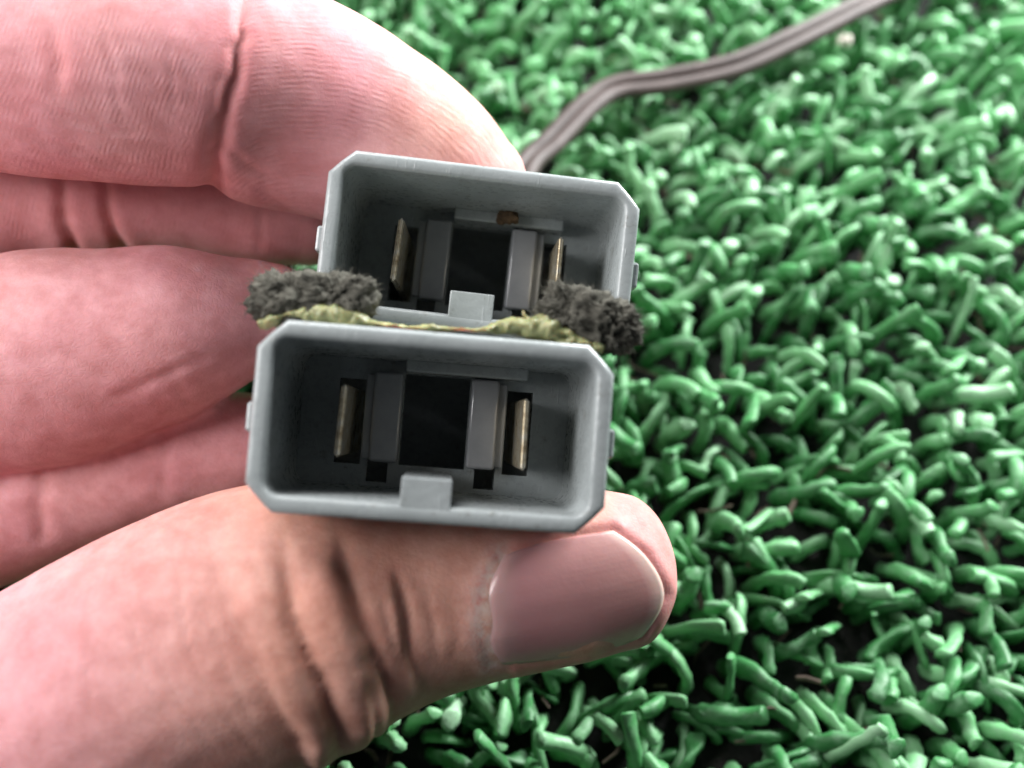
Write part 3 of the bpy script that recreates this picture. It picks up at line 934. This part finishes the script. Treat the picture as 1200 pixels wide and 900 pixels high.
def foam(px, py, z, hx, hy, hz, tilt, seed, label):
    c = P(px, py, z); r = math.radians(tilt)
    e1 = math.cos(r) * RT - math.sin(r) * UP; e2 = math.sin(r) * RT + math.cos(r) * UP
    X, F, N = blob(c, (e1 * hx, e2 * hy, FW * hz), .95, seed, 6, (.40, 1.5, 4.8), .5)
    o = mesh_obj('foam_pad', X, F, M_FOAM)
    tag(o, label, 'foam pad', 'torn dark foam pieces between the sockets')
    # loose fibres and torn cells standing off the surface
    V, FF = [], []
    idx = rng.integers(0, len(X), 2600)
    for i in idx:
        p = X[i]; d = N[i] + rng.normal(0, .55, 3); d /= np.linalg.norm(d)
        s = np.cross(d, rng.normal(0, 1, 3)); s /= np.linalg.norm(s)
        L = rng.uniform(.08, .45) * rng.choice([1, 1, 1, 2.2]); w = rng.uniform(.014, .032)
        k = rng.normal(0, .25, 3) * L
        b = len(V)
        s2 = np.cross(d, s)
        for (t, ww) in ((-.1, w), (.5, w * .9), (1.0, w * .4)):
            q0 = p + d * L * t + k * t * t
            V += [q0 + s * ww, q0 - s * ww * .5 + s2 * ww * .87, q0 - s * ww * .5 - s2 * ww * .87]
        for g in (0, 3):
            for a in range(3):
                FF.append((b + g + a, b + g + (a + 1) % 3, b + g + 3 + (a + 1) % 3, b + g + 3 + a))
        FF.append((b + 6, b + 7, b + 8))
    f = mesh_obj('fuzz', V, FF, M_FOAM, o); f['kind'] = 'stuff'
    return o
foam(368, 348, 80.0, 5.0, 1.8, 2.4, 2, 3, 'torn dark grey foam lump on the left end of the gap between the sockets')
foam(690, 372, 80.5, 4.5, 1.9, 2.4, 22, 9, 'torn dark grey foam lump on the right end of the gap, beside the turf')

def glue():
    path = [(303, 381, 78.5, .35, .5), (330, 372, 78.7, .75, 1.2), (362, 368, 79, .95, 1.6), (400, 374, 79, .75, 1.6), (440, 379, 79.5, .32, 1.6), (500, 385, 80, .25, 1.6),
            (560, 387, 80, .30, 1.7), (600, 383, 79.8, .75, 1.7), (640, 388, 79.5, .75, 1.6), (685, 402, 79, .5, 1.3), (706, 410, 79, .3, .7)]
    S = catmull([np.array([*P(a, b, c), d, e]) for a, b, c, d, e in path], 16)
    c = S[:, :3]; T = np.gradient(c, axis=0); T /= np.linalg.norm(T, axis=1)[:, None]
    NR = 20; V = []; F = []
    S[:, 3] *= np.clip(.85 + .75 * vnoise(np.stack([np.arange(len(S)) * .11, np.zeros(len(S)), np.zeros(len(S))], 1), 91), .25, 1.5)
    for i in range(len(c)):
        n = np.cross(T[i], FW); n /= np.linalg.norm(n); b = np.cross(n, T[i])
        th = np.linspace(0, 2 * math.pi, NR, endpoint=False)
        V.append(c[i] + S[i, 3] * np.cos(th)[:, None] * n + S[i, 4] * np.sin(th)[:, None] * b)
    V = np.vstack(V)
    ctr = np.repeat(c, NR, axis=0); d = V - ctr
    V = V + d * (.30 * vnoise(V * .9, 51) + .30 * vnoise(V * 2.2, 52))[:, None] + .16 * np.stack([vnoise(V * 1.6, s) for s in (61, 62, 63)], 1)
    for i in range(len(c) - 1):
        for k in range(NR): F.append((i * NR + k, i * NR + (k + 1) % NR, (i + 1) * NR + (k + 1) % NR, (i + 1) * NR + k))
    F.append(tuple(range(NR))); F.append(tuple((len(c) - 1) * NR + k for k in range(NR)))
    o = mesh_obj('adhesive_strip', V, F, M_GLUE)
    tag(o, 'crumbly yellow-green adhesive residue smeared along the gap between the two sockets', 'adhesive')
    # lifted film curling off at its right
    pts = catmull([P(612, 366, 79.0), P(622, 376, 78.6), P(634, 386, 78.3), P(650, 388, 78.2), P(664, 394, 78.4)], 10)
    V, F = [], []
    for i, p in enumerate(pts):
        wv = .35 + .15 * math.sin(i * .9)
        V += [p + UP * wv * .5, p - UP * wv * .5, p - UP * wv * .5 + FW * 1.0, p + UP * wv * .5 + FW * 1.0]
    for i in range(len(pts) - 1):
        for k in range(4): F.append((i * 4 + k, i * 4 + (k + 1) % 4, i * 4 + 4 + (k + 1) % 4, i * 4 + 4 + k))
    F += [(0, 1, 2, 3), tuple((len(pts) - 1) * 4 + k for k in range(4))]
    mesh_obj('peeled_film', V, F, M_GLUE, o)
glue()

def cable():
    def g(px, py, h): return P(px, py, (CAM[2] - h) / (math.sin(PITCH) - (450 - py) / FPX * math.cos(PITCH)))
    back = B_REAR @ np.array([2.0, 1.0, -BODY - .2]) + O_REAR
    pts = [back, B_REAR @ np.array([3.5, 4.0, -BODY - 6]) + O_REAR, g(612, 205, 15.0), g(648, 165, 13.0), g(690, 122, 12.2), g(722, 103, 11.6), g(780, 95, 11.2), g(858, 78, 11.2),
           g(925, 49, 11.4), g(1000, 12, 11.6), g(1080, -26, 11.6), g(1180, -72, 11.6)]
    C = catmull(pts, 14)
    T = np.gradient(C, axis=0); T /= np.linalg.norm(T, axis=1)[:, None]
    root = empty('cable', pts[0])
    tag(root, 'twin brown vinyl cable running over the turf to the upper right', 'cable')
    for s in (-1, 1):
        V, F = [], []
        NR = 14
        for i in range(len(C)):
            t = T[i]
            side = np.cross(t, [0, 0, 1.0]); side /= np.linalg.norm(side); upv = np.cross(side, t)
            ph = .35 * math.sin(i * .045 + .5)
            spread = 1.0 + .2 * math.exp(-((i - 40) / 16) ** 2)
            ctr = C[i] + s * spread * (side * math.cos(ph) + upv * math.sin(ph))
            th = np.linspace(0, 2 * math.pi, NR, endpoint=False)
            V.append(ctr + 1.16 * (np.cos(th)[:, None] * side + np.sin(th)[:, None] * upv))
        V = np.vstack(V) - np.array(pts[0])
        for i in range(len(C) - 1):
            for k in range(NR): F.append((i * NR + k, i * NR + (k + 1) % NR, (i + 1) * NR + (k + 1) % NR, (i + 1) * NR + k))
        F.append(tuple(range(NR))); F.append(tuple((len(C) - 1) * NR + k for k in range(NR)))
        mesh_obj('wire', V, F, M_WIRE, root)
cable()

def grit(name, center, r, seed, mat, label, cat):
    X, F, _ = blob(np.zeros(3), np.eye(3) * np.array(r)[:, None], min(r) * .8, seed, 4, (1.2, 2.8, 5.0))
    o = mesh_obj(name, X, F, mat); o.location = Vector(center) * MM
    return tag(o, label, cat)
grit('dirt_crumb', B_REAR @ np.array([2.6, 5.6, -11.2]) + O_REAR, (.95, .55, .6), 5, M_CRUMB, 'brown dirt crumb stuck inside the upper socket near its top wall', 'dirt')
gp = P(990, 47, (CAM[2] - 10.2) / (math.sin(PITCH) - (403) / FPX * math.cos(PITCH)))
grit('pebble', gp, (1.0, .8, .7), 15, M_PEBBLE, 'small pale crumb lying on the turf just below the cable', 'grit')
gp = P(1148, 274, (CAM[2] - 8.5) / (math.sin(PITCH) - (176) / FPX * math.cos(PITCH)))
grit('bead', gp, (.45, .45, .4), 19, M_GLASS, 'tiny shiny bead caught in the turf near the right edge', 'bead')
